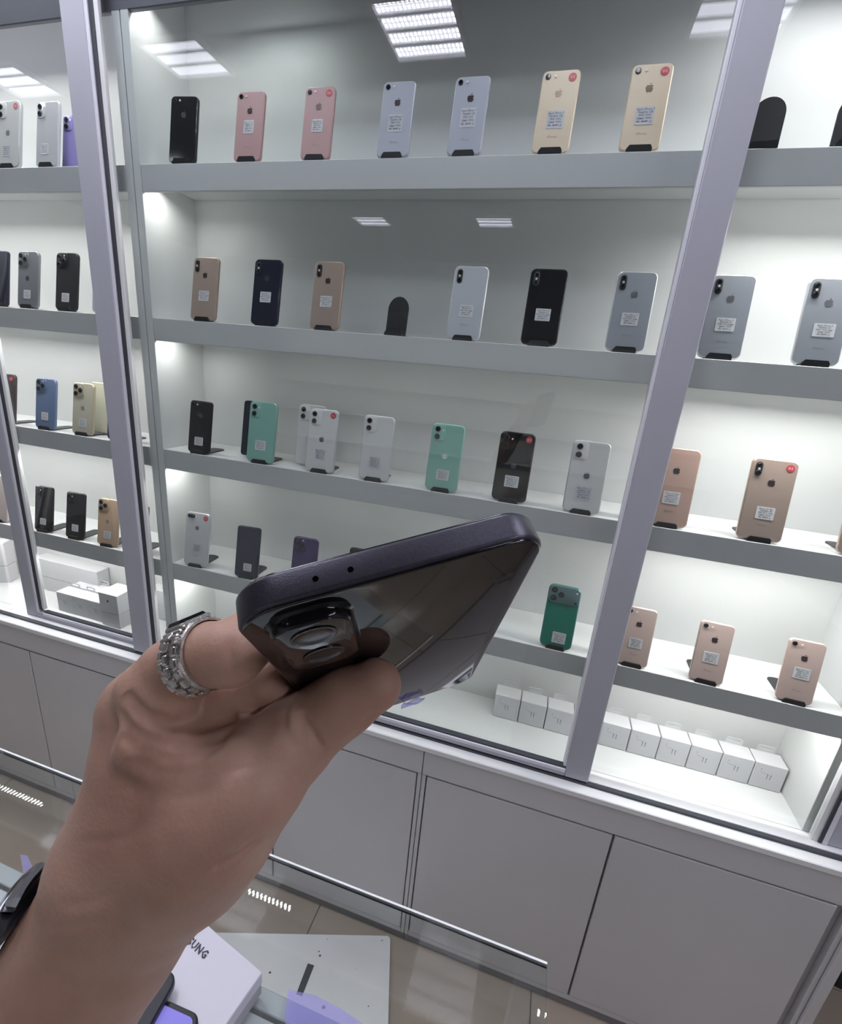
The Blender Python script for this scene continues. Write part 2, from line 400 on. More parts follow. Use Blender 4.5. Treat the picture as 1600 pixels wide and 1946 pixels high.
SPEC = {  # width, height, depth, corner radius
    'se': (.067, .138, .0073, .0095), 'plus': (.078, .158, .0075, .011), 'x': (.0709, .1436, .0077, .0105), 'xsmax': (.0774, .1575, .0077, .0105),
    '11': (.0757, .1509, .0083, .0115), '12': (.0715, .1467, .0074, .0085), 'pro': (.0714, .1440, .0081, .0115), 'promax': (.0778, .158, .0081, .0115),
    '17': (.0719, .150, .0088, .013), 'small': (.0642, .1315, .0074, .0085)}
LT = {'se': 'Apple iPhone 7\nПамять 128\nАКБ 100%\nЦена 1900с\nне_знает_g', 'plus': 'Apple iPhone 8\nПамять 64\nАКБ 100%\nЦена 2400с\nне_знает_g',
      'x': 'Apple iPhone X\nПамять 64\nАКБ 100% ориг\nЦена 1990с\nне_знает_g', 'xsmax': 'iPhone Xs Max\nПамять 64\nАКБ 81% 100%\nЦена 2900с\nне_знает_g',
      '11': 'Apple iPhone 11\nПамять 128\nАКБ 83% 90%\nЦена 2990с\nне_знает_g', 'pro': 'iPhone 12 Pro\nПамять 128\nАКБ 100%\nЦена 4900с\nне_знает_g'}
COLS = {  # back colour, frame colour, roughness, metal
    'black': ((.012, .012, .014), (.02, .02, .022), .08), 'matblack': ((.016, .017, .019), (.02, .02, .022), .3), 'navy': ((.018, .022, .040), (.02, .025, .045), .12),
    'slate': ((.035, .04, .065), (.03, .035, .05), .25), 'pink': ((.56, .33, .33), (.52, .31, .31), .45), 'silver7': ((.46, .47, .54), (.5, .5, .56), .4),
    'gold7': ((.78, .63, .46), (.75, .62, .47), .4), 'silverx': ((.41, .43, .47), (.85, .85, .87), .10), 'mirror': ((.62, .64, .68), (.88, .88, .9), .05),
    'goldx': ((.45, .345, .29), (.52, .39, .31), .14), 'rose8': ((.66, .50, .45), (.62, .47, .42), .16), 'green': ((.28, .54, .46), (.32, .56, .49), .12),
    'white': ((.72, .72, .72), (.62, .63, .64), .12), 'graypro': ((.20, .21, .23), (.24, .25, .26), .3), 'bluepro': ((.14, .20, .34), (.16, .22, .36), .3),
    'goldpro': ((.58, .54, .42), (.66, .58, .42), .3), 'goldpro2': ((.60, .42, .29), (.62, .45, .30), .3), 'cream': ((.70, .68, .52), (.68, .64, .48), .3),
    'purple12': ((.34, .30, .66), (.36, .32, .66), .15), 'purplepro': ((.075, .055, .14), (.08, .06, .14), .3), 'teal': ((.01, .22, .16), (.10, .26, .25), .3),
    'whiteclr': ((.68, .68, .70), (.72, .72, .74), .1), 'beige': ((.52, .46, .43), (.56, .5, .47), .4), 'brown': ((.06, .045, .045), (.07, .05, .05), .3), 'rosegold': ((.60, .40, .33), (.58, .40, .33), .18),
    'deepnavy': ((.02, .03, .045), (.025, .035, .05), .3)}
LEANDEG = 10.0
_cache = {}
def cached(key, fn):
    if key not in _cache: _cache[key] = fn()
    return _cache[key]
def lens_mesh(r):
    def f():
        mb = MB(); disc(mb, 0, 0, r, -.0018, 0, 18, 0, .0004); disc(mb, 0, 0, r * .72, -.0021, -.0017, 16, 1); return mb.mesh('lens', [MATS['black_plastic'], LENS], True)
    return cached(('lens', r), f)
def phone(kind, colr, loc, yaw, label, sticker=None, red=False, lean=LEANDEG, logo=None, group=None, cam=True, pz=0.003):
    W, H, D, RC = SPEC[kind]; bc, fc, ro = COLS[colr]
    bm_ = mat('phone_back_' + colr, bc, ro, spec=.5, coat=(.5 if ro < .2 else 0)); fm = mat('phone_frame_' + colr, fc, .3, .5 if ro < .35 else .2)
    t = thing('smartphone', loc, label, 'smartphone', group, (math.radians(-lean), 0, math.radians(yaw))); t.scale = (1.045 if kind in ('se', 'small', 'plus', '12') else 1.07,) * 3
    put('frame', cached(('body', kind, colr), lambda: slab(MB(), W, H, RC, 0, D, .0022, 0, H / 2, 7).mesh('frame', fm, True)), t, (0, 0, pz))
    put('back_glass', cached(('back', kind, colr), lambda: slab(MB(), W - .0034, H - .0034, RC - .0015, -.0004, .0006, .0004, 0, H / 2, 7, se=1).mesh('back_glass', bm_, True)), t, (0, 0, pz))
    put('screen', cached(('scr', kind), lambda: slab(MB(), W - .004, H - .004, RC - .0018, D - .0005, D + .0004, 0, 0, H / 2, 6).mesh('screen', mat('phone_screen_off', (.01, .01, .012), .08))), t, (0, 0, pz))
    lens = []; L2 = -W / 2
    if not cam: pass
    elif kind == 'se': lens = [(L2 + .0105, H - .0105, .0048)]
    elif kind == 'small' or kind == '12': lens = [(L2 + .0125, H - .012, .0062), (L2 + .0125, H - .0275, .0062)]
    elif kind == '11': lens = [(L2 + .0145, H - .0135, .0062), (L2 + .0145, H - .0305, .0062)]
    elif kind in ('pro', 'promax'): lens = [(L2 + .0125, H - .0125, .0068), (L2 + .0125, H - .031, .0068), (L2 + .0275, H - .0215, .0068)]
    elif kind == '17': lens = [(L2 + .013, H - .0125, .0068), (L2 + .013, H - .031, .0068), (L2 + .0295, H - .0215, .0068)]
    base_m = None
    if cam:
        if kind in ('11',):
            base_m = put('camera_module', cached(('cm', kind, colr), lambda: slab(MB(), .028, .036, .008, -.0014, .0002, .0006, L2 + .0185, H - .022, 5).mesh('camera_module', bm_, True)), t, (0, 0, pz))
        elif kind in ('small', '12'):
            base_m = put('camera_module', cached(('cm', kind, colr), lambda: slab(MB(), .026, .034, .007, -.0014, .0002, .0006, L2 + .0165, H - .020, 5).mesh('camera_module', bm_, True)), t, (0, 0, pz))
        elif kind in ('pro', 'promax'):
            base_m = put('camera_module', cached(('cm', kind, colr), lambda: slab(MB(), .036, .038, .009, -.0018, .0002, .0008, L2 + .0205, H - .0215, 5).mesh('camera_module', fm, True)), t, (0, 0, pz))
        elif kind == '17':
            base_m = put('camera_module', cached(('cm', kind, colr), lambda: slab(MB(), W - .003, .041, .012, -.0024, .0002, .001, 0, H - .0225, 6).mesh('camera_module', mat('teal_grey_plateau', (.13, .21, .22), .35), True)), t, (0, 0, pz))
            base_m['label'] = 'grey-teal raised camera plateau'
        elif kind in ('x', 'xsmax'):
            base_m = put('camera_module', cached(('cm', kind), lambda: slab(MB(), .0115, .027, .0056, -.0018, .0002, .0005, L2 + .0125, H - .0205, 6).mesh('camera_module', BLACKP, True)), t, (0, 0, pz))
            lens = [(L2 + .0125, H - .0135, .0042), (L2 + .0125, H - .0275, .0042)]
        elif kind == 'plus':
            base_m = put('camera_module', cached(('cm', kind), lambda: slab(MB(), .024, .0105, .005, -.0014, .0002, .0005, L2 + .0185, H - .0115, 6).mesh('camera_module', BLACKP, True)), t, (0, 0, pz))
            lens = [(L2 + .0125, H - .0115, .004), (L2 + .0245, H - .0115, .004)]
        for (lx, lz, lr) in lens:
            put('lens', lens_mesh(lr), base_m or t, (lx, -.0012 if base_m else 0, lz + (pz if base_m is None else 0)))
        fpos = {'se': (L2 + .0235, H - .0105), 'small': (L2 + .0245, H - .0135), '12': (L2 + .0245, H - .0135), '11': (L2 + .027, H - .0155), 'pro': (L2 + .029, H - .009), 'promax': (L2 + .029, H - .009),
                '17': (W / 2 - .009, H - .012), 'x': (L2 + .0125, H - .0205), 'xsmax': (L2 + .0125, H - .0205), 'plus': (L2 + .035, H - .0115)}[kind]
        put('flash', cached(('flash', kind in ('x', 'xsmax')), lambda: disc(MB(), 0, 0, .0021, -.0004, 0, 12).mesh('flash', FLASH)), t, (fpos[0], -.0022 if kind in ('x', 'xsmax', '17') else -.0015, fpos[1] + pz))
        if kind == '17':
            put('sensor', cached('sens', lambda: disc(MB(), 0, 0, .0028, -.0004, 0, 12).mesh('sensor', BLACKP)), t, (W / 2 - .009, -.0026, H - .035 + pz))
    if logo:
        lz = {'se': .72, 'plus': .72, 'x': .715, 'xsmax': .715}.get(kind, .52)
        lm = {'dark': mat('logo_dark', (.07, .055, .055), .25, .4), 'brown': mat('logo_bronze', (.20, .145, .10), .25, .6), 'grey': mat('logo_grey', (.19, .19, .21), .3, .3),
              'light': mat('logo_light', (.80, .85, .84), .3, .2), 'dim': mat('logo_dim', (.12, .12, .135), .2, .5), 'soft': mat('logo_soft', tuple(min(1, c * .72) for c in bc), .3, .3) if False else mat('logo_soft', (.34, .33, .33), .3, .3)}[logo]
        put('logo', cached(('logo', logo), lambda: logo_mesh(.0145, lm)), t, (0, -.0006, H * lz + pz))
    if sticker:
        sx, sz, sw, sh, op = sticker
        s = put('price_label', cached(('lab', sw, sh, op), lambda: slab(MB(), sw, sh, .0015, -.0003, 0, 0, 0, 0, 3).mesh('price_label', LABELM if op else mat('translucent_label', (.62, .62, .66), .5))), t, (sx, -.0006, sz + pz))
        tm = text_mesh(LT.get(kind, LT['pro']), sh * .165, INK, bold=.00002)
        w_ = put('writing', tm, s, (0, -.0005, sh * .30)); w_.rotation_euler = (math.radians(90), 0, 0); w_.scale = (min(1.0, sw * .93 / (tm_width(tm))), 1, 1)
    if red:
        s = put('round_sticker', cached('red', lambda: disc(MB(), 0, 0, .0070, -.0003, 0, 18).mesh('round_sticker', RED)), t, (W / 2 - .0135, -.0006, H - .0135 + pz))
        s['label'] = 'small red round sticker'
        w_ = put('writing', text_mesh('84', .0085, PINKINK), s, (0, -.0005, -.003)); w_.rotation_euler = (math.radians(90), 0, 0)
    if kind in ('se', 'x', 'xsmax', 'plus') and sticker and colr not in ('black', 'navy'):
        w_ = put('writing', text_mesh('iPhone', .0062, mat('grey_engraving', (.30, .26, .24), .4)), t, (0, -.0006, H * .185 + pz)); w_.rotation_euler = (math.radians(90), 0, 0)
    return t
def tm_width(me):
    if 'wd' not in me: me['wd'] = max(v.co.x for v in me.vertices) - min(v.co.x for v in me.vertices)
    return me['wd']
def stand_meshes():
    def lip():
        mb = MB(); p = [(-.022, 0), (.022, 0), (.0225, .006), (.019, .0115), (-.017, .0115), (-.022, .005)]
        mb.loft([[(x, -.0035, z) for x, z in p], [(x, -.0008, z) for x, z in p]]); mb.box(-.022, .022, -.0035, .0135, 0, .0025, b=.0006); return mb.mesh('lip', BLACKP)
    def backr():
        mb = MB(); M = Matrix.Rotation(math.radians(-LEANDEG), 4, 'X')
        pts = [(-.0235, .002)] + [(.0235, .002)] + [(.0235 * math.cos(a), .052 + .0235 * math.sin(a)) for a in [math.pi * k / 14 for k in range(15)]]
        mb.loft([[(x, .0098, z) for x, z in pts], [(x, .0125, z) for x, z in pts]], 0, M); return mb.mesh('back_rest', BLACKP, True)
    def foot():
        mb = MB(); pts = [(-.021, .010), (.021, .010), (.021, .080)] + [(.021 * math.cos(a), .084 + .010 * math.sin(a)) for a in [math.pi * k / 8 for k in range(9)]] + [(-.021, .080)]
        mb.loft([[(x, y, 0) for x, y in pts], [(x, y, .0028) for x, y in pts]]); return mb.mesh('foot', BLACKP)
    return cached('stand', lambda: (lip(), backr(), foot()))
def stand(loc, yaw, label, group=None):
    t = thing('phone_stand', loc, label, 'phone stand', group, (0, 0, math.radians(yaw)))
    for n, me in zip(('lip', 'back_rest', 'foot'), stand_meshes()): put(n, me, t)
    return t
PY = FY + .0085
# kind, colour, pixel of the bottom centre, shelf index, yaw, dy, label, options
ST = (0, .042, .026, .0215, True); STL = (0, .030, .026, .0215, True); STC = (0, .055, .028, .024, True)
L = [
 ('11', 'white', 14, 319, 0, 0, 0, 'white phone with red sticker at the left end of the top shelf', dict(sticker=(-.004, .038, .022, .026, 0), red=True, logo='grey')),
 ('12', 'whiteclr', 88, 318, 0, 0, 0, 'white phone in clear case beside the left door post, top shelf', dict(sticker=(-.006, .040, .024, .024, True))),
 ('small', 'purple12', 136, 317, 0, 4, .04, 'lavender phone half behind the left door post, top shelf', dict()),
 ('se', 'black', 345, 310, 0, 6, 0, 'glossy black phone, first in the middle bay of the top shelf', dict(logo='dim')),
 ('se', 'pink', 468, 305, 0, 2, 0, 'pink phone beside the black phone on the top shelf', dict(sticker=(0, .068, .024, .026, True), logo='dark')),
 ('se', 'pink', 597, 301, 0, 2, 0, 'pink phone beside the silver ones on the top shelf', dict(sticker=(0, .064, .024, .024, True), red=True, logo='dark')),
 ('se', 'silver7', 744, 298, 0, 1, 0, 'silver phone left of another silver one on the top shelf', dict(sticker=(0, .062, .030, .032, 0), logo='dark')),
 ('se', 'silver7', 880, 292, 0, 0, 0, 'silver phone between the silver and the gold phones on the top shelf', dict(sticker=(0, .066, .030, .034, 0), logo='dark')),
 ('se', 'gold7', 1044, 290, 0, 0, 0, 'left one of two gold phones with red stickers on the top shelf', dict(sticker=(.001, .056, .030, .030, 0), red=True, logo='brown')),
 ('se', 'gold7', 1213, 285, 0, 0, 0, 'right one of two gold phones with red stickers on the top shelf', dict(sticker=(0, .056, .031, .029, 0), red=True, logo='brown')),
 # shelf 2
 ('12', 'navy', -4, 585, 1, 0, 0, 'dark blue phone cut off by the left edge, second shelf', dict()),
 ('pro', 'graypro', 52, 590, 1, 0, 0, 'grey triple camera phone in a clear case on the second shelf', dict(sticker=(0, .034, .024, .022, True), logo='dim')),
 ('pro', 'matblack', 124, 592, 1, 0, 0, 'black triple camera phone beside the grey one on the second shelf', dict(sticker=(0, .032, .025, .022, True))),
 ('11', 'whiteclr', 196, 598, 1, 0, 0, 'pale phone mostly hidden behind the left door post, second shelf', dict()),
 ('x', 'goldx', 384, 609, 1, 0, 0, 'bronze gold phone first in the middle bay of the second shelf', dict(sticker=(0, .056, .028, .023, True), logo='dark')),
 ('x', 'navy', 500, 619, 1, 0, 0, 'dark navy phone with a mirrored lamp streak, second shelf', dict(sticker=(0, .061, .028, .023, True), logo='dim')),
 ('x', 'goldx', 614, 628, 1, 0, 0, 'bronze gold phone left of the empty stand on the second shelf', dict(sticker=(0, .059, .028, .023, True), logo='dark')),
 ('x', 'mirror', 878, 646, 1, 0, 0, 'shiny silver phone right of the empty stand, second shelf', dict(sticker=(0, .056, .028, .023, True))),
 ('x', 'black', 1022, 656, 1, 0, 0, 'black phone between two silver phones on the second shelf', dict(sticker=(0, .057, .029, .023, True))),
 ('x', 'silverx', 1185, 669, 1, 0, 0, 'silver phone left of the right door post, second shelf', dict(sticker=(0, .058, .030, .023, True), logo='grey')),
 ('x', 'silverx', 1364, 682, 1, 0, 0, 'silver phone with its left side behind the right door post, second shelf', dict(sticker=(0, .058, .031, .023, True), logo='grey')),
 ('x', 'silverx', 1546, 697, 1, 0, 0, 'silver phone cut by the right edge, second shelf', dict(sticker=(.002, .058, .032, .022, True), logo='grey')),
 # shelf 3
 ('pro', 'brown', 8, 795, 2, 0, 0, 'dark brown phone behind the left edge post, third shelf', dict(red=True)),
 ('pro', 'bluepro', 84, 811, 2, 2, 0, 'blue triple camera phone on the third shelf', dict(sticker=(0, .036, .024, .023, True))),
 ('pro', 'goldpro', 155, 824, 2, 2, 0, 'pale gold triple camera phone in a clear case, third shelf', dict(sticker=(.002, .034, .025, .023, True), logo='soft')),
 ('12', 'cream', 186, 812, 2, 2, .045, 'cream phone standing behind the pale gold triple camera phone', dict(cam=False)),
 ('pro', 'purplepro', 222, 834, 2, 2, 0, 'dark phone hidden behind the left door post, third shelf', dict()),
 ('se', 'matblack', 376, 858, 2, 2, 0, 'black phone first in the middle bay of the third shelf', dict(sticker=(0, .031, .026, .022, True), logo='dim')),
 ('12', 'deepnavy', 478, 856, 2, 2, .045, 'dark phone standing behind the first mint green one, third shelf', dict(cam=False)),
 ('11', 'green', 492, 878, 2, 2, 0, 'mint green phone in front of a dark one, third shelf', dict(sticker=(0, .043, .029, .024, True))),
 ('11', 'white', 584, 872, 2, 2, .045, 'white phone standing behind the white one with red sticker, third shelf', dict()),
 ('11', 'white', 605, 895, 2, 2, 0, 'white dual camera phone with red sticker and grey logo, third shelf', dict(sticker=(0, .042, .028, .027, 0), red=True, logo='grey')),
 ('11', 'white', 708, 912, 2, 2, 0, 'plain white dual camera phone without red sticker or logo, third shelf', dict(sticker=(0, .042, .027, .028, 0))),
 ('11', 'green', 836, 931, 2, 0, 0, 'mint green phone with a white logo, third shelf', dict(sticker=(.001, .036, .029, .023, True), logo='light')),
 ('11', 'black', 965, 952, 2, 0, 0, 'black phone with a red sticker, third shelf', dict(sticker=(.001, .044, .030, .025, True), red=True, logo='dim')),
 ('11', 'white', 1102, 975, 2, 0, 0, 'white dual camera phone left of the right door post, third shelf', dict(sticker=(0, .042, .032, .029, 0), logo='grey')),
 ('xsmax', 'rosegold', 1264, 1000, 2, 0, 0, 'rose gold phone half behind the right door post, third shelf', dict(sticker=(0, .058, .031, .025, True), logo='dark')),
 ('xsmax', 'goldx', 1440, 1028, 2, 0, 0, 'large bronze phone with a red sticker, third shelf', dict(sticker=(.001, .054, .031, .024, True), red=True, logo='dark')),
 ('xsmax', 'goldx', 1636, 1058, 2, 0, 0, 'bronze phone cut off by the right edge, third shelf', dict(logo='dark')),
 # shelf 4
 ('11', 'beige', -4, 988, 3, 2, 0, 'beige phone behind the left edge post, fourth shelf', dict()),
 ('12', 'black', 80, 1001, 3, 2, 0, 'first of two black phones left of the gold one, fourth shelf', dict(sticker=(0, .032, .024, .021, True))),
 ('12', 'matblack', 140, 1016, 3, 2, 0, 'second of two black phones left of the gold one, fourth shelf', dict(sticker=(.002, .034, .025, .022, True))),
 ('pro', 'goldpro2', 202, 1032, 3, 4, 0, 'gold triple camera phone on the fourth shelf', dict(sticker=(.001, .034, .025, .022, True), logo='soft')),
 ('12', 'slate', 258, 1048, 3, 4, 0, 'blue-grey phone between left door post and side panel, fourth shelf', dict(cam=False)),
 ('plus', 'whiteclr', 370, 1068, 3, 4, 0, 'silver phone with a camera bar and red sticker, fourth shelf', dict(sticker=(.002, .054, .025, .026, 0), red=True, logo='grey')),
 ('12', 'slate', 466, 1092, 3, 4, 0, 'dark blue phone left of the purple one, fourth shelf', dict(sticker=(.004, .030, .025, .022, True), cam=False)),
 ('pro', 'purplepro', 572, 1110, 3, 2, 0, 'deep purple triple camera phone above the held phone, fourth shelf', dict()),
 ('12', 'matblack', 678, 1135, 3, 2, 0, 'black phone just showing above the held phone, fourth shelf', dict(cam=False)),
 ('17', 'teal', 1054, 1230, 3, -1, 0, 'bright teal phone with a wide camera plateau, fourth shelf', dict(sticker=(.005, .026, .030, .026, True))),
 ('se', 'rose8', 1200, 1259, 3, -1, 0, 'rose phone half behind the right door post, fourth shelf', dict(sticker=(0, .054, .028, .023, True), logo='dark')),
 ('se', 'rose8', 1340, 1295, 3, -2, 0, 'rose gold phone in the middle of the right bay, fourth shelf', dict(sticker=(0, .058, .030, .025, True), logo='dark')),
 ('se', 'rose8', 1507, 1334, 3, -2, 0, 'rose gold phone at the right end of the fourth shelf', dict(sticker=(.002, .066, .030, .025, True), logo='dark')),
]
for (kind, colr, px, py, sh, yaw, dy, lab, opt) in L:
    z = SH_Z[sh]; y = PY + dy
    x = at_y(px, py, y).x
    z += .0006 + (.003 if dy else 0)
    phone(kind, colr, (x, y, z), yaw, lab, **opt)
    if not dy: stand((x, y, z), yaw, 'stand under the ' + lab, None)
def empty_stand(px, py, sh, lab):
    p = at_y(px, py, PY); t = thing('phone_stand', (p.x, PY, SH_Z[sh] + .0006), lab, 'phone stand', None, (0, 0, math.radians(-6)))
    for n, me in zip(('lip', 'back_rest', 'foot'), stand_meshes()):
        o = put(n, me, t)
        if n == 'back_rest': o.scale = (1.08, 1, 1.18)
empty_stand(1449, 275, 0, 'empty black rounded stand right of the door post, top shelf')
empty_stand(747, 637, 1, 'empty black rounded stand in the middle of the second shelf')
empty_stand(1618, 268, 0, 'empty black stand cut off by the right edge, top shelf')

# ------------------------------------------------------------------ earphone boxes on the deck
def bud_print():
    mb = MB(); disc(mb, -.020, .059, .0011, -.0003, 0, 8, 1)
    pts = [(-.0225, .054), (-.019, .0495), (-.013, .0475), (-.006, .0475)]
    for a, b in zip(pts[:-1], pts[1:]): mb.add([(a[0], -.0002, a[1]), (b[0], -.0002, b[1]), (b[0], -.0002, b[1] + .0009), (a[0], -.0002, a[1] + .0009)], [(0, 1, 2, 3)], 0)
    for q in (0, 1):
        x = -.003 + q * .0075; z = .044 - q * .001
        mb.add([(x - .0012, -.0003, z), (x + .0012, -.0003, z), (x + .0012, -.0003, z + .0035), (x - .0012, -.0003, z + .0035)], [(0, 1, 2, 3)], 2)
        mb.add([(x - .0009, -.0002, z - .012), (x + .0009, -.0002, z - .012), (x + .0009, -.0002, z), (x - .0009, -.0002, z)], [(0, 1, 2, 3)], 0)
    return mb.mesh('print', [BOXL, INK, mat('mid_grey_print', (.2, .2, .22), .5)], fix=False)
BW = .0748
box_me = MB().box(-BW / 2 + .0013, BW / 2 - .0013, 0, .048, 0, .077, b=.0015).mesh('carton', BOXW)
def tabm():
    mb = MB(); o_ = rrect(.040, .020, .006, 4, 0, .008); i_ = rrect(.030, .006, .0025, 4, 0, .0105)
    n = len(o_); vs = []
    for y in (.0, .0012):
        vs += [(x, y, z) for x, z in o_] + [(x, y, z) for x, z in i_]
    fs = []
    for i in range(n):
        j = (i + 1) % n
        fs += [(i, j, n + j, n + i), (2 * n + i, 3 * n + i, 3 * n + j, 2 * n + j), (i, 2 * n + i, 2 * n + j, j), (n + i, n + j, 3 * n + j, 3 * n + i)]
    return mb.add(vs, fs).mesh('hang_tab', BOXW)
tab_me = tabm(); print_me = bud_print()
ORD = ['at the right wall', 'second from the right wall', 'third from the right wall', 'fourth from the right wall', 'fifth from the right wall', 'beside the right door post', 'behind the right door post', 'left of the right door post', 'second left of the right door post', 'third left of the right door post']
for k in range(10):
    x = .7225 - BW * (k + .5)
    t = thing('earphone_box', (x, 1.150, DECK + .0005), 'small white earphone box with a hang tab, ' + ORD[k], 'box', 'white earphone boxes on the deck')
    put('carton', box_me, t); put('hang_tab', tab_me, t, (0, .0466, .078)); put('print', print_me, t)
# left unit boxes
k = 0
for (x, y, lab) in ((-1.585, 1.085, 'front left'), (-1.513, 1.085, 'front middle'), (-1.441, 1.085, 'front right'), (-1.585, 1.14, 'back left'), (-1.513, 1.14, 'back middle')):
    t = thing('earphone_box', (x, y, DECK + .0005), 'small white earphone box of the block in the left cabinet, ' + lab, 'box', 'block of white boxes in the left cabinet')
    put('carton', box_me, t); put('hang_tab', tab_me, t, (0, .0466, .078)); put('print', print_me, t)
def white_box(x0, x1, y0, y1, z0, z1, lab, rz=0, lines=True):
    cx, cy = (x0 + x1) / 2, (y0 + y1) / 2
    t = thing('gift_box' if False else 'product_box', (cx, cy, z0), lab, 'box', None, (0, 0, math.radians(rz)))
    w2, d2, h = (x1 - x0) / 2, (y1 - y0) / 2, z1 - z0
    MB().box(-w2, w2, -d2, d2, 0, h * .42, b=.001).build('tray', BOXW, t)
    MB().box(-w2 - .0006, w2 + .0006, -d2 - .0006, d2 + .0006, h * .43, h, b=.0012).build('lid', BOXW, t)
    return t
b_ = white_box(-1.405, -1.325, 1.075, 1.15, DECK + .0005, .93, 'taller white product box with a black mark left of the door post')
MB().box(-.004, .002, -.0392, -.0382, .098, .106, b=0).build('print', INK, b_)
white_box(-1.84, -1.53, 1.175, 1.222, DECK + .0005, .935, 'long low white box lying at the back of the left cabinet')
white_box(-1.30, -1.19, 1.18, 1.222, DECK + .0005, .92, 'white box behind the left door post')
white_box(-1.17, -1.11, 1.17, 1.222, DECK + .0005, .95, 'white box seen between the left door post and the side panel')
white_box(-2.12, -1.98, 1.13, 1.18, DECK + .0005, .97, 'tall white box turned at an angle at the left edge', 24)

# ------------------------------------------------------------------ floor things
BOARD = noise_mat('scuffed_white_board', (.66, .66, .64), (.74, .74, .72), 4, .5, .05, 100, detail=8)
e1 = Vector((-.505, -.165, 0)).normalized(); ang = math.atan2(e1.y, e1.x)
pc = at_z(742, 1778, .018)
t = thing('white_board', (pc.x, pc.y, 0), 'scuffed white board lying on the floor tiles behind the glass counter', 'board', None, (0, 0, ang))
mb = MB(); rr = rrect(.86, .42, .012, 4, .43, .21)
mb.loft([[(x, y, 0.0005) for x, y in rr], [(x, y, .017) for x, y in rr], [(x * .998 + .0008, y * .998 + .0006, .018) for x, y in rr]])
mb.build('panel', BOARD, t)
iv = Matrix.Rotation(-ang, 4, 'Z')
def loc_on(px, py): p = iv @ (at_z(px, py, .0185) - Vector((pc.x, pc.y, .0185))); return p
q = [loc_on(*p) for p in ((585, 1831), (597, 1835), (574, 1893), (563, 1889))]
mb = MB(); mb.loft([[(p.x, p.y, .0182) for p in q], [(p.x, p.y, .0195) for p in q]]); mb.build('tape_strip', mat('dark_grey_tape', (.05, .055, .055), .6), t)
mb = MB()
for (px, py, s) in ((608, 1816, .004), (606, 1808, .0025), (726, 1787, .0025), (513, 1848, .004), (615, 1914, .006), (622, 1785, .0015), (675, 1840, .0012), (700, 1912, .002)):
    p = loc_on(px, py); n = 7; mb.loft([[(p.x + s * (1 + .3 * math.sin(3 * a)) * math.cos(a * 6.283 / n), p.y + s * .7 * math.sin(a * 6.283 / n), zz) for a in range(n)] for zz in (.0181, .0188)])
mb.build('paint_fleck', mat('dark_fleck', (.10, .10, .09), .8), t)
t = thing('waste_bin', (1.30, 1.46, 0), 'black bin standing beyond the right end of the base cabinets', 'bin')
mb = MB(); mb.loft([[(x * s, y * s, z) for x, y in rrect(.36, .34, .04, 5)] for s, z in ((.88, 0), (1, .34), (1.03, .345), (1.03, .365), (.98, .365), (.95, .05))]); mb.build('body', mat('black_bin_plastic', (.012, .012, .014), .5), t, True)
mb = MB(); slab(mb, .10, .02, .008, -.186, -.180, 0, 0, .28); mb.build('handle', mat('black_bin_plastic'), t)

# ------------------------------------------------------------------ glass counter in the foreground
G = 1.10
t = thing('glass_counter', (-1.05, -.05, 0), 'white shop counter with a glass top, in the foreground below the hand', 'counter')
ox, oy = -1.05, -.05
def cp(name, a, m_, b=.001): return MB().box(a[0] - ox, a[1] - ox, a[2] - oy, a[3] - oy, a[4], a[5], b=b).build(name, m_, t)
DECKM = noise_mat('white_counter_deck', (.70, .70, .72), (.76, .76, .78), 3, .3)
cp('body', (-2.2, .06, -.32, .255, 0, 1.0), DECKM)
cp('deck', (-2.2, .08, -.32, .258, 1.0, G - .0085), DECKM)
cp('frame_rail', (-2.2, .08, .262, .280, G - .026, G - .0085), mat('pale_grey_rail', (.58, .60, .60), .3))
cp('glass_top', (-2.2, .101, -.32, .399, G - .008, G), GLASSC, 0)
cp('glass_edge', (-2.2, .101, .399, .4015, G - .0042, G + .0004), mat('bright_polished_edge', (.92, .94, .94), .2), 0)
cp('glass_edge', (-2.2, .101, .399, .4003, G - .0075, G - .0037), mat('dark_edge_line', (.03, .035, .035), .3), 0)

# boxed phone on the counter
pc = at_z(498, 1886, G + .001); bt = .034
e = Vector((-.059, .012, 0)).normalized(); ang = math.atan2(-e.y, -e.x)
t = thing('phone_carton', (pc.x, pc.y, G + .0005), 'white phone carton with black lettering lying on the glass counter', 'box', None, (0, 0, ang))
CART = mat('satin_lilac_white_card', (.66, .65, .72), .38)
MB().box(-.175, 0, -.16, 0, 0, bt * .5, b=.001).build('tray', mat('grey_card_side', (.42, .42, .45), .5), t)
MB().box(-.1755, .0005, -.1605, .0005, bt * .5, bt, b=.0008).build('lid', CART, t)
iv = Matrix.Rotation(-ang, 4, 'Z')
p = iv @ (at_z(388, 1824, G + bt) - Vector((pc.x, pc.y, G + bt)))
tm = text_mesh('SAMSUNG', .0100, INK, 'RIGHT', space=1.1, bold=.0004)
o = put('lettering', tm, t, (p.x, p.y, bt + .0004))
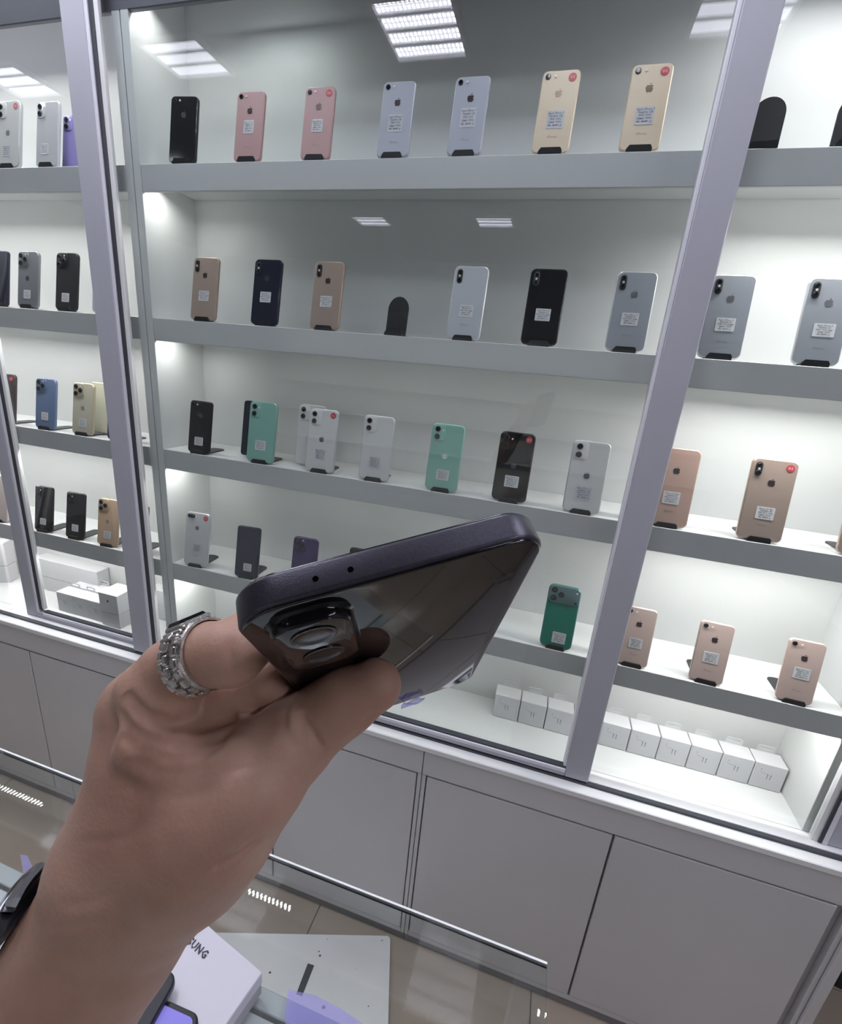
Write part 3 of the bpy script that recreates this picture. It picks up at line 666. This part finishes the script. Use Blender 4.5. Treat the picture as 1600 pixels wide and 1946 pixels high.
# phone with the lavender screen on the carton
def flat_phone(name, corner_px, edge_px, z, w_, h_, label, scr, flip=1):
    a = at_z(*corner_px, z + .008); b = at_z(*edge_px, z + .008); d = (b - a).normalized(); an = math.atan2(d.y, d.x)
    t = thing(name, (a.x, a.y, z), label, 'smartphone', None, (0, 0, an))
    M = Matrix.Rotation(math.radians(-90), 4, 'X')
    def up(mb, W, H, r, z0, z1, e):
        rings = []
        for ins, zz in ((e, z0), (0, z0 + e), (0, z1 - e), (e, z1)):
            rings.append([(x, y, zz) for x, y in rrect(W - 2 * ins, H - 2 * ins, r - ins, 7, w_ / 2, flip * h_ / 2)])
        return mb.loft(rings)
    up(MB(), w_, h_, .011, 0, .008, .0015).build('body', mat('phone_body_dark', (.02, .02, .03), .35, .2), t, True)
    up(MB(), w_ - .003, h_ - .003, .0098, .0078, .0083, .0001).build('bezel', mat('phone_bezel', (.012, .012, .018), .35, spec=.25), t)
    if scr: up(MB(), w_ - .009, h_ - .009, .007, .0083, .0086, .0001).build('screen', mat('lavender_screen', (.10, .09, .32), .4, spec=.15, emit=.55, ecol=(.32, .28, .85)), t)
    return t
flat_phone('smartphone', (386, 1930), (320, 1900), G + .0350, .075, .15, 'phone with a glowing lavender screen lying on the white carton', True, 1)
flat_phone('smartphone', (341, 1851), (288, 1946), G + .0440, .15, .072, 'dark phone lying over the lavender screen phone on the carton', False, -1)

# ------------------------------------------------------------------ the held phone
HM = np.array([[0.82880486, -0.1453382, -0.54033259], [0.49805376, 0.63171471, 0.59403617], [0.2549999, -0.76145474, 0.59595446]])
HT = np.array([-0.05912315, 0.07117574, 1.70319676])
W, H, D = .0775, .1628, .0085
hp = bpy.data.objects.new('smartphone', None); COL.objects.link(hp); hp.empty_display_size = .02
hp.matrix_world = Matrix([[*HM[i], HT[i]] for i in range(3)] + [[0, 0, 0, 1]])
tag(hp, 'large glossy black phone with a dark violet metal frame, held up in the hand', 'smartphone')
def plate(w_, h_, r, prof, cx, cy, n=10):
    mb = MB(); rings = [[(x, y, z) for x, y in rrect(w_ - 2 * ins, h_ - 2 * ins, max(r - ins, .0003), n, cx, cy)] for ins, z in prof]
    return mb.loft(rings)
VIO = noise_mat('violet_grey_brushed_metal', (.052, .050, .066), (.060, .058, .076), 900, .34, .15, 2500, metal=.7)
GLB = mat('glossy_black_glass', (.004, .004, .005), .035, spec=.65)
def arc(z0, z1, e, n=5):
    out = []
    for k in range(n + 1): a = math.pi / 2 * k / n; out.append((e * (1 - math.sin(a)), z0 + e * (1 - math.cos(a))))
    for k in range(n + 1): a = math.pi / 2 * k / n; out.append((e * (1 - math.cos(a)), z1 - e * (1 - math.sin(a))))
    return out
plate(W, H, .0118, arc(.0004, D - .0002, .0011), W / 2, H / 2).build('frame', VIO, hp, True)
plate(W - .0016, H - .0016, .011, arc(-.0002, .001, .0005, 3), W / 2, H / 2).build('back_glass', GLB, hp, True)
plate(W - .0016, H - .0016, .011, arc(D - .0008, D + .0002, .0004, 3), W / 2, H / 2).build('screen', mat('phone_screen_off'), hp, True)
for x in (.0201, .0281):
    mb = MB(); n = 14
    mb.loft([[(x + .0007 * math.cos(6.283 * k / n), y - .00005, .0039 + .0007 * math.sin(6.283 * k / n)) for k in range(n)] for y in (-.00008, .001)])
    mb.build('microphone_hole', mat('black_hole', (.001, .001, .001), 1.0, spec=0), hp)
for (x, a, b) in ((-.0004, .055, .063), (-.0004, .072, .090)): MB().box(x, x + .0008, a, b, .003, .0058, b=.0003).build('side_button', VIO, hp)
isl = plate(.0195, .036, .0068, [(-.0012, 0), (-.0003, -.0007), (0, -.0016), (0, -.0026), (.0005, -.0034)], .0160, .0235).build('camera_island', mat('black_gloss_metal', (.01, .01, .012), .12, .6), hp, True)
plate(.0178, .0343, .006, [(0, -.0032), (0, -.00352), (.0004, -.0037)], .0160, .0235).build('lens_cover', mat('lens_cover_glass', (.006, .005, .006), .03, spec=.7), isl, True)
for (x, y, r_) in ((.0160, .0140, .0056), (.0160, .0300, .0056)):
    mb = MB(); n = 28
    mb.loft([[(x + q * math.cos(6.283 * k / n), y + q * math.sin(6.283 * k / n), z) for k in range(n)] for q, z in ((r_, -.0036), (r_, -.0041), (r_ - .0005, -.0042), (r_ - .0011, -.00395), (r_ * .5, -.0038))])
    mb.build('lens_ring', [mat('lens_ring_metal', (.03, .03, .035), .2, .8)], isl, True)

# ------------------------------------------------------------------ hand and forearm: one continuous surface from a distance field
def cpt(px, py, z): return np.array([(px - CX) / FPX * z, (py - CY) / FPX * z, z])
def c2w(v): return (R @ np.asarray(v).T).T + np.array([0, 0, CZ])
PH_AX = R.T @ HM                      # phone axes in camera space
PH_O = R.T @ (HT - np.array([0, 0, CZ]))
def lpt(x, y, z): return PH_O + PH_AX @ np.array([x, y, z]) / 1000.0
RES = .0008
lo = np.array([-.215, .020, .085]); hi = np.array([.000, .285, .225])
N = np.ceil((hi - lo) / RES).astype(int)
gx = (lo[0] + RES * np.arange(N[0])).astype(np.float32)[:, None, None]
gy = (lo[1] + RES * np.arange(N[1])).astype(np.float32)[None, :, None]
gz = (lo[2] + RES * np.arange(N[2])).astype(np.float32)[None, None, :]
def cone(a, b, ra, rb):
    a = np.asarray(a, np.float32); b = np.asarray(b, np.float32); d = b - a; L2 = float(d @ d)
    px, py, pz = gx - a[0], gy - a[1], gz - a[2]
    h = np.clip((px * d[0] + py * d[1] + pz * d[2]) / L2, 0, 1)
    q = np.sqrt((px - h * d[0]) ** 2 + (py - h * d[1]) ** 2 + (pz - h * d[2]) ** 2)
    return q - (ra + (rb - ra) * h)
def smin(a, b, k):
    h = np.clip(.5 + .5 * (b - a) / k, 0, 1).astype(np.float32)
    return b * (1 - h) + a * h - k * h * (1 - h)
def chain(pts, k=.004):
    f = None
    for (a, ra), (b, rb) in zip(pts[:-1], pts[1:]):
        c = cone(a, b, ra / 1000, rb / 1000); f = c if f is None else smin(f, c, k)
    return f
# forearm and wrist: two bones side by side make the flat oval section
arm = chain([(cpt(-190, 2330, .205), 31), (cpt(20, 2030, .180), 26), (cpt(145, 1825, .167), 22.5), (cpt(248, 1620, .160), 21.5), (cpt(300, 1470, .158), 18)], .01)
arm2 = chain([(cpt(-130, 2380, .205), 30), (cpt(70, 2060, .182), 24), (cpt(228, 1775, .167), 20.5), (cpt(372, 1602, .156), 20.5), (cpt(420, 1500, .152), 19.5)], .01)
f = smin(arm, arm2, .012)
palm = chain([(cpt(290, 1500, .160), 19), (cpt(285, 1380, .160), 15.5), (cpt(268, 1338, .158), 12.0)], .006)
f = smin(f, palm, .010)
palm2 = chain([(cpt(420, 1500, .158), 17), (cpt(390, 1420, .160), 15), (cpt(360, 1370, .163), 13)], .006)
f = smin(f, palm2, .008)
thumb = chain([(cpt(415, 1560, .150), 20), (cpt(480, 1478, .149), 17.0), (cpt(556, 1408, .150), 13.2), (cpt(615, 1362, .1515), 10.9), (cpt(655, 1334, .1505), 10.4), (lpt(27, 62.5, -8.6), 8.7)], .003)
f = smin(f, thumb, .006)
index = chain([(cpt(262, 1345, .160), 11.5), (cpt(330, 1278, .152), 10.8), (cpt(385, 1246, .144), 10.0), (cpt(440, 1241, .140), 9.6), (lpt(-1, 54, 19), 9.0), (lpt(8, 66, 18.6), 8.4)], .003)
f = smin(f, index, .0035)
mid = chain([(cpt(300, 1405, .166), 11.5), (cpt(390, 1352, .166), 10.5), (cpt(470, 1330, .163), 9.6), (lpt(-8, 74, 5.5), 8.0)], .003)
f = smin(f, mid, .0022)
ring_f = chain([(cpt(330, 1440, .172), 11), (cpt(420, 1400, .176), 10), (lpt(-9, 92, 8), 8.2)], .003)
f = smin(f, ring_f, .003)
f = smin(f, cone(cpt(520, 1385, .160), cpt(566, 1350, .162), .008, .0075), .005)
pinky = chain([(cpt(370, 1470, .176), 10), (cpt(440, 1430, .182), 8.6), (lpt(-8, 108, 8), 7.0)], .003)
f = smin(f, pinky, .003)
# soft forms: tendon ridge and thenar bulge
f = smin(f, cone(cpt(350, 1640, .140), cpt(480, 1505, .138), .006, .007), .012)
f = smin(f, cone(cpt(330, 1620, .146), cpt(400, 1540, .143), .010, .011), .012)
def surf(px, py):
    d = np.array([(px - CX) / FPX, (py - CY) / FPX, 1.0])
    for z in np.arange(.10, .22, .0004):
        i = np.round((d * z - lo) / RES).astype(int)
        if (i < 0).any() or (i >= N).any(): continue
        if f[i[0], i[1], i[2]] < 0: return d * z
    return None
def crease(pts, depth, sig):
    P3 = [surf(*p) for p in pts]; P3 = [p for p in P3 if p is not None]
    if len(P3) < 2: return
    A = np.array(P3); l_ = A.min(0) - 3 * sig; h_ = A.max(0) + 3 * sig
    i0 = np.maximum(((l_ - lo) / RES).astype(int), 0); i1 = np.minimum(((h_ - lo) / RES).astype(int) + 1, N)
    sx, sy, sz = [slice(i0[k], i1[k]) for k in range(3)]
    X, Y, Z = gx[sx], gy[:, sy], gz[:, :, sz]; dm = None; nseg = len(P3) - 1
    for s_, (a, b) in enumerate(zip(P3[:-1], P3[1:])):
        d = b - a; L2 = max(float(d @ d), 1e-9); px, py, pz = X - a[0], Y - a[1], Z - a[2]
        h = np.clip((px * d[0] + py * d[1] + pz * d[2]) / L2, 0, 1)
        fade = np.sqrt(np.maximum(np.sin(np.clip((s_ + h) / nseg, 0, 1) * math.pi), 0))
        q = ((px - h * d[0]) ** 2 + (py - h * d[1]) ** 2 + (pz - h * d[2]) ** 2)
        v = depth * fade * np.exp(-q / (sig * sig)); dm = v if dm is None else np.maximum(dm, v)
    f[sx, sy, sz] += dm.astype(np.float32)
def ridge(pts, r_, sink=.45, k=.0022, ends=1.25):
    global f
    Q = []; n = 12; P2 = []
    for t_ in np.linspace(0, len(pts) - 1.0001, n):
        a, u = int(t_), t_ - int(t_); P2.append((pts[a][0] * (1 - u) + pts[a + 1][0] * u, pts[a][1] * (1 - u) + pts[a + 1][1] * u))
    for q_, (px, py) in enumerate(P2):
        p = surf(px, py)
        if p is None: continue
        w_ = abs(2 * q_ / (n - 1) - 1) ** 2.5
        Q.append(p + p / np.linalg.norm(p) * r_ * (sink * (1 - w_) + ends * w_))
    g = None
    for a, b in zip(Q[:-1], Q[1:]):
        c_ = cone(a, b, r_, r_); g = c_ if g is None else np.minimum(g, c_)
    f = smin(f, g, k)
ridge([(264, 1312), (288, 1338), (345, 1352), (420, 1342), (470, 1328)], .0072, .50, .004)
ridge([(256, 1360), (288, 1386), (345, 1396), (410, 1391), (470, 1372)], .0042, .20)
ridge([(254, 1394), (284, 1418), (340, 1428), (400, 1420), (460, 1396)], .0042, .22)
ridge([(250, 1430), (310, 1456), (380, 1452), (440, 1430), (500, 1395)], .0050, .45, .004)
crease([(238, 1318), (256, 1345), (275, 1364), (325, 1378), (395, 1376), (452, 1358)], .0052, .0019)
crease([(226, 1350), (243, 1382), (275, 1405), (340, 1413), (400, 1407), (440, 1392)], .0040, .0016)
crease([(232, 1395), (262, 1424), (320, 1441), (390, 1430), (430, 1410)], .0032, .0016)
crease([(245, 1440), (290, 1464), (345, 1468), (395, 1452)], .0014, .0018)
crease([(540, 1350), (543, 1388), (566, 1424)], .0022, .0011)
crease([(569, 1356), (592, 1390), (618, 1428)], .0020, .0011)
crease([(556, 1354), (566, 1385), (580, 1408)], .0008, .0012)
crease([(405, 1650), (442, 1635), (490, 1598)], .0026, .0011)
crease([(655, 1383), (690, 1378), (715, 1352)], .0012, .0011)
crease([(440, 1210), (436, 1240), (446, 1280)], .0005, .0014)
for k, (ax_, ay_, bx_, by_) in enumerate(((420, 1470, 520, 1440), (300, 1520, 420, 1500), (380, 1700, 460, 1665), (150, 1600, 260, 1585), (110, 1720, 230, 1700), (90, 1760, 200, 1745))):
    crease([(ax_, ay_), ((ax_ + bx_) / 2, (ay_ + by_) / 2 + 5), (bx_, by_)], .0004, .0014)

def surface_nets(f, lo, res):
    s = f < 0; nx, ny, nz = f.shape
    corners = [(i, j, k) for i in (0, 1) for j in (0, 1) for k in (0, 1)]
    cs = lambda a, c: a[c[0]:nx - 1 + c[0], c[1]:ny - 1 + c[1], c[2]:nz - 1 + c[2]]
    cnt = np.zeros((nx - 1, ny - 1, nz - 1), np.int8)
    for c in corners: cnt += cs(s, c)
    act = (cnt > 0) & (cnt < 8); idx = np.argwhere(act); vid = np.full(act.shape, -1, np.int32); vid[act] = np.arange(len(idx))
    acc = np.zeros((len(idx), 3)); num = np.zeros(len(idx)); I, J, K = idx.T
    for a in range(8):
        for ax in range(3):
            ca = corners[a]
            if ca[ax]: continue
            cb = list(ca); cb[ax] = 1
            va = f[I + ca[0], J + ca[1], K + ca[2]]; vb = f[I + cb[0], J + cb[1], K + cb[2]]
            mk = (va < 0) != (vb < 0); t_ = va[mk] / (va[mk] - vb[mk]); p = np.tile(np.array(ca, float), (mk.sum(), 1)); p[:, ax] += t_
            acc[mk] += p; num[mk] += 1
    V = (idx + acc / num[:, None]) * res + lo; F = []
    for ax in range(3):
        u, v = [(1, 2), (2, 0), (0, 1)][ax]
        sl0 = [slice(None)] * 3; sl1 = [slice(None)] * 3; sl0[ax] = slice(0, -1); sl1[ax] = slice(1, None)
        A, B = s[tuple(sl0)], s[tuple(sl1)]; e = np.argwhere(A != B)
        e = e[(e[:, u] > 0) & (e[:, v] > 0) & (e[:, u] < f.shape[u] - 1) & (e[:, v] < f.shape[v] - 1)]
        neg = A[e[:, 0], e[:, 1], e[:, 2]]
        def g(du, dv): q = e.copy(); q[:, u] -= du; q[:, v] -= dv; return vid[q[:, 0], q[:, 1], q[:, 2]]
        Q = np.stack([g(0, 0), g(1, 0), g(1, 1), g(0, 1)], 1); Q[~neg] = Q[~neg][:, ::-1]; F.append(Q)
    F = np.concatenate(F); return V, F[(F >= 0).all(1)]
f[0], f[-1] = 1, 1; f[:, 0], f[:, -1] = 1, 1; f[:, :, 0], f[:, :, -1] = 1, 1
V, F = surface_nets(f, lo, RES)
# relax the net a little so that the skin is smooth
for it in range(1):
    A = np.zeros_like(V); n_ = np.zeros(len(V))
    for k in range(4):
        np.add.at(A, F[:, k], V[F[:, (k + 1) % 4]]); np.add.at(A, F[:, (k + 1) % 4], V[F[:, k]]); np.add.at(n_, F[:, k], 1); np.add.at(n_, F[:, (k + 1) % 4], 1)
    V = V * .5 + .5 * A / n_[:, None]
me = bpy.data.meshes.new('person')
me.vertices.add(len(V)); me.vertices.foreach_set('co', c2w(V).astype(np.float32).ravel())
me.loops.add(F.size); me.loops.foreach_set('vertex_index', F.astype(np.int32).ravel())
me.polygons.add(len(F)); me.polygons.foreach_set('loop_start', np.arange(0, F.size, 4, dtype=np.int32)); me.polygons.foreach_set('loop_total', np.full(len(F), 4, np.int32))
me.update(calc_edges=True); me.validate()
import bmesh
bm = bmesh.new(); bm.from_mesh(me); bmesh.ops.recalc_face_normals(bm, faces=bm.faces); bm.to_mesh(me); bm.free()
me.polygons.foreach_set('use_smooth', [True] * len(me.polygons))
SKIN = noise_mat('skin', (.37, .20, .14), (.55, .345, .26), 24, .52, .35, 700, detail=6, lo=.3, hi=.7)
nt = SKIN.node_tree; b = nt.nodes['Principled BSDF']
b.inputs['Subsurface Weight'].default_value = .12; b.inputs['Subsurface Radius'].default_value = (.012, .004, .002); b.inputs['Subsurface Scale'].default_value = .25
me.materials.append(SKIN)
o = put('person', me)
tag(o, 'bare right hand and forearm reaching in from the lower left, pinching the black phone', 'person')

# fingernail of the middle finger, under the index finger
# ------------------------------------------------------------------ ring on the index finger
SILV = noise_mat('worn_silver', (.55, .53, .50), (.72, .70, .68), 400, .22, .4, 1500, metal=1.0)
a = cpt(330, 1278, .152); b_ = cpt(440, 1241, .140)
axis = (b_ - a) / np.linalg.norm(b_ - a); cen = cpt(384, 1246, .144)
up = np.array([0, -1.0, 0]); up -= axis * (up @ axis); up /= np.linalg.norm(up); side = np.cross(axis, up)
RM = np.stack([R @ side, R @ up, R @ axis], 1); RO = c2w(cen)
t = bpy.data.objects.new('ring', None); COL.objects.link(t); t.empty_display_size = .01
t.matrix_world = Matrix([[*RM[i], RO[i]] for i in range(3)] + [[0, 0, 0, 1]])
tag(t, 'chunky silver ring with brick-like links and a black stone on the index finger', 'ring')
RR = .0101; mb = MB(); n = 48
prof = [(-.0044, RR), (-.0044, RR + .0010), (-.0034, RR + .0012), (.0036, RR + .0012), (.0044, RR + .0013), (.0054, RR + .0008), (.0054, RR)]
rings = [[(r_ * math.cos(6.2832 * k / n), r_ * math.sin(6.2832 * k / n), z) for z, r_ in prof] for k in range(n)]
rings.append(rings[0]); mb.loft(rings, cap0=False, cap1=False).build('band', SILV, t, True)
# side = +x, up = +y ; angle 180 deg faces the left of the picture
vs = np.linalg.norm
toc = -cen / vs(cen); angc = math.degrees(math.atan2(toc @ up, toc @ side))   # direction facing the camera
for q in range(7):
    for row in range(3):
        M = Matrix.Rotation(math.radians(angc - 66 + q * 17 + (8.5 if row == 1 else 0)), 4, 'Z'); z0 = (-.0041, -.0012, .0018)[row]
        MB().box(RR + .0008, RR + (.0026 if row == 1 else .0021), -.00145, .00145, z0, z0 + .0024, 0, M, b=.0004).build('link', SILV, t)
for (dq, m_) in ((42, 1), (50, 0), (58, 1)):
    M = Matrix.Rotation(math.radians(angc + dq), 4, 'Z'); MB().box(RR + .0009, RR + .0024, -.0008, .0008, -.0044, .0044, 0, M, b=.0005).build('rope_bar', SILV, t)
M = Matrix.Rotation(math.radians(angc + 82), 4, 'Z')
MB().box(RR + .0004, RR + .0030, -.0048, .0048, -.0040, .0036, 0, M, b=.0008).build('stone', mat('black_onyx', (.004, .004, .005), .08), t)
M = Matrix.Rotation(math.radians(angc + 82), 4, 'Z')
MB().box(RR + .0002, RR + .0020, -.0056, .0056, -.0046, .0042, 0, M, b=.0006).build('setting', SILV, t)

# ------------------------------------------------------------------ watch strap around the back of the wrist
c0 = (cpt(145, 1825, .167) + cpt(228, 1775, .167)) / 2; c1 = (cpt(20, 2030, .180) + cpt(70, 2060, .182)) / 2
ax = (c0 - c1) / vs(c0 - c1); left = cpt(228, 1775, .167) - cpt(145, 1825, .167); left -= ax * (left @ ax); left = -left / vs(left)
bk = np.cross(ax, left); bk = bk if bk[2] > 0 else -bk
cc = c0 + ax * .002
t = thing('wristwatch', tuple(c2w(cc)), 'black wrinkled leather watch strap with a steel lug, showing behind the wrist at the left', 'watch')
def band(a0, a1, w0, w1, r_in, th, n=24, wob=.0):
    mb = MB(); rings = []
    for k in range(n + 1):
        u = math.radians(a0 + (a1 - a0) * k / n); dirv = left * math.cos(u) * 1.0 + bk * math.sin(u) * .86
        rx = .0320
        q = wob * math.sin(k * 2.1) ; pts = []
        for (s_, r_) in ((w0, r_in), (w0, r_in + th * .6), (w0 + .002, r_in + th), ((w0 + w1) / 2, r_in + th * 1.15 + q), (w1 - .002, r_in + th), (w1, r_in + th * .6), (w1, r_in)):
            pts.append(tuple(c2w(cc + ax * s_ + dirv * (rx + r_)) - c2w(cc)))
        rings.append(pts)
    return mb.loft(rings)
LEA = noise_mat('black_wrinkled_leather', (.010, .010, .014), (.03, .03, .04), 60, .42, 1.0, 120)
band(-8, 150, -.020, .012, -.0006, .0042, wob=.0006).build('strap', LEA, t, True)
band(-4, 20, .0135, .020, -.0008, .0032).build('lug', mat('polished_steel', (.5, .5, .52), .12, 1.0), t, True)
band(-5, 22, .0125, .0135, -.0004, .0040).build('spring_bar', mat('bright_steel', (.8, .8, .82), .1, 1.0), t, True)

# ------------------------------------------------------------------ purple reflections painted as thin lilac sheets, and the phone's pull tab
def lilac_mat():
    M = bpy.data.materials.new('lilac_reflection_and_tab'); M.use_nodes = True; nt = M.node_tree; nt.nodes.clear()
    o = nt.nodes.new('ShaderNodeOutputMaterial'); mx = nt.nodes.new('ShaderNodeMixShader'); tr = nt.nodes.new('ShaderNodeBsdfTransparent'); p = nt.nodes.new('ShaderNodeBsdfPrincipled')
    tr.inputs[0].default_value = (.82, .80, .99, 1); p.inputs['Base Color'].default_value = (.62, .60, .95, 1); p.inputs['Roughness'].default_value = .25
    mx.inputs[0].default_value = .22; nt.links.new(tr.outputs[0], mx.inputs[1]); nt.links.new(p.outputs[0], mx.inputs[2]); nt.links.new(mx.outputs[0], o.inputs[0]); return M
LILACM = lilac_mat()  # shared by the painted reflections and the real pull tab
def reflection_patch(pix, lab):  # tinted sheet standing in for a purple reflection in the counter glass
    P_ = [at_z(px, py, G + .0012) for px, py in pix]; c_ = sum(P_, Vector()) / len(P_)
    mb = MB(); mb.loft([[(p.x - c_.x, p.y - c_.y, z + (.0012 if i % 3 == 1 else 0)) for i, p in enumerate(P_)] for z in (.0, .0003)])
    tag(mb.build('painted_reflection', LILACM, None, loc=(c_.x, c_.y, G + .0006)), lab, 'reflection_patch')
reflection_patch([(548, 1880), (600, 1893), (650, 1918), (700, 1952), (640, 2010), (545, 2010), (542, 1925)], 'painted lilac reflection on the counter glass beside the white carton')
reflection_patch([(38, 1624), (52, 1626), (64, 1652), (82, 1640), (90, 1655), (88, 1690), (58, 1702), (30, 1690), (46, 1665)], 'small painted lilac reflection on the counter glass left of the wrist')
mb = MB(); n = 14; vs_ = []
for zz in (-.0016, -.0012):
    vs_.append([(.044 + (.0065 + .0012 * math.sin(3 * a)) * math.cos(a), H + .0005 + (.006 + .001 * math.cos(2 * a)) * math.sin(a), zz + .0008 * math.sin(4 * a)) for a in [6.283 * k / n for k in range(n)]])
mb.loft(vs_); tb = mb.build('film_tab', LILACM, hp); tb['label'] = 'crumpled lilac plastic pull tab'
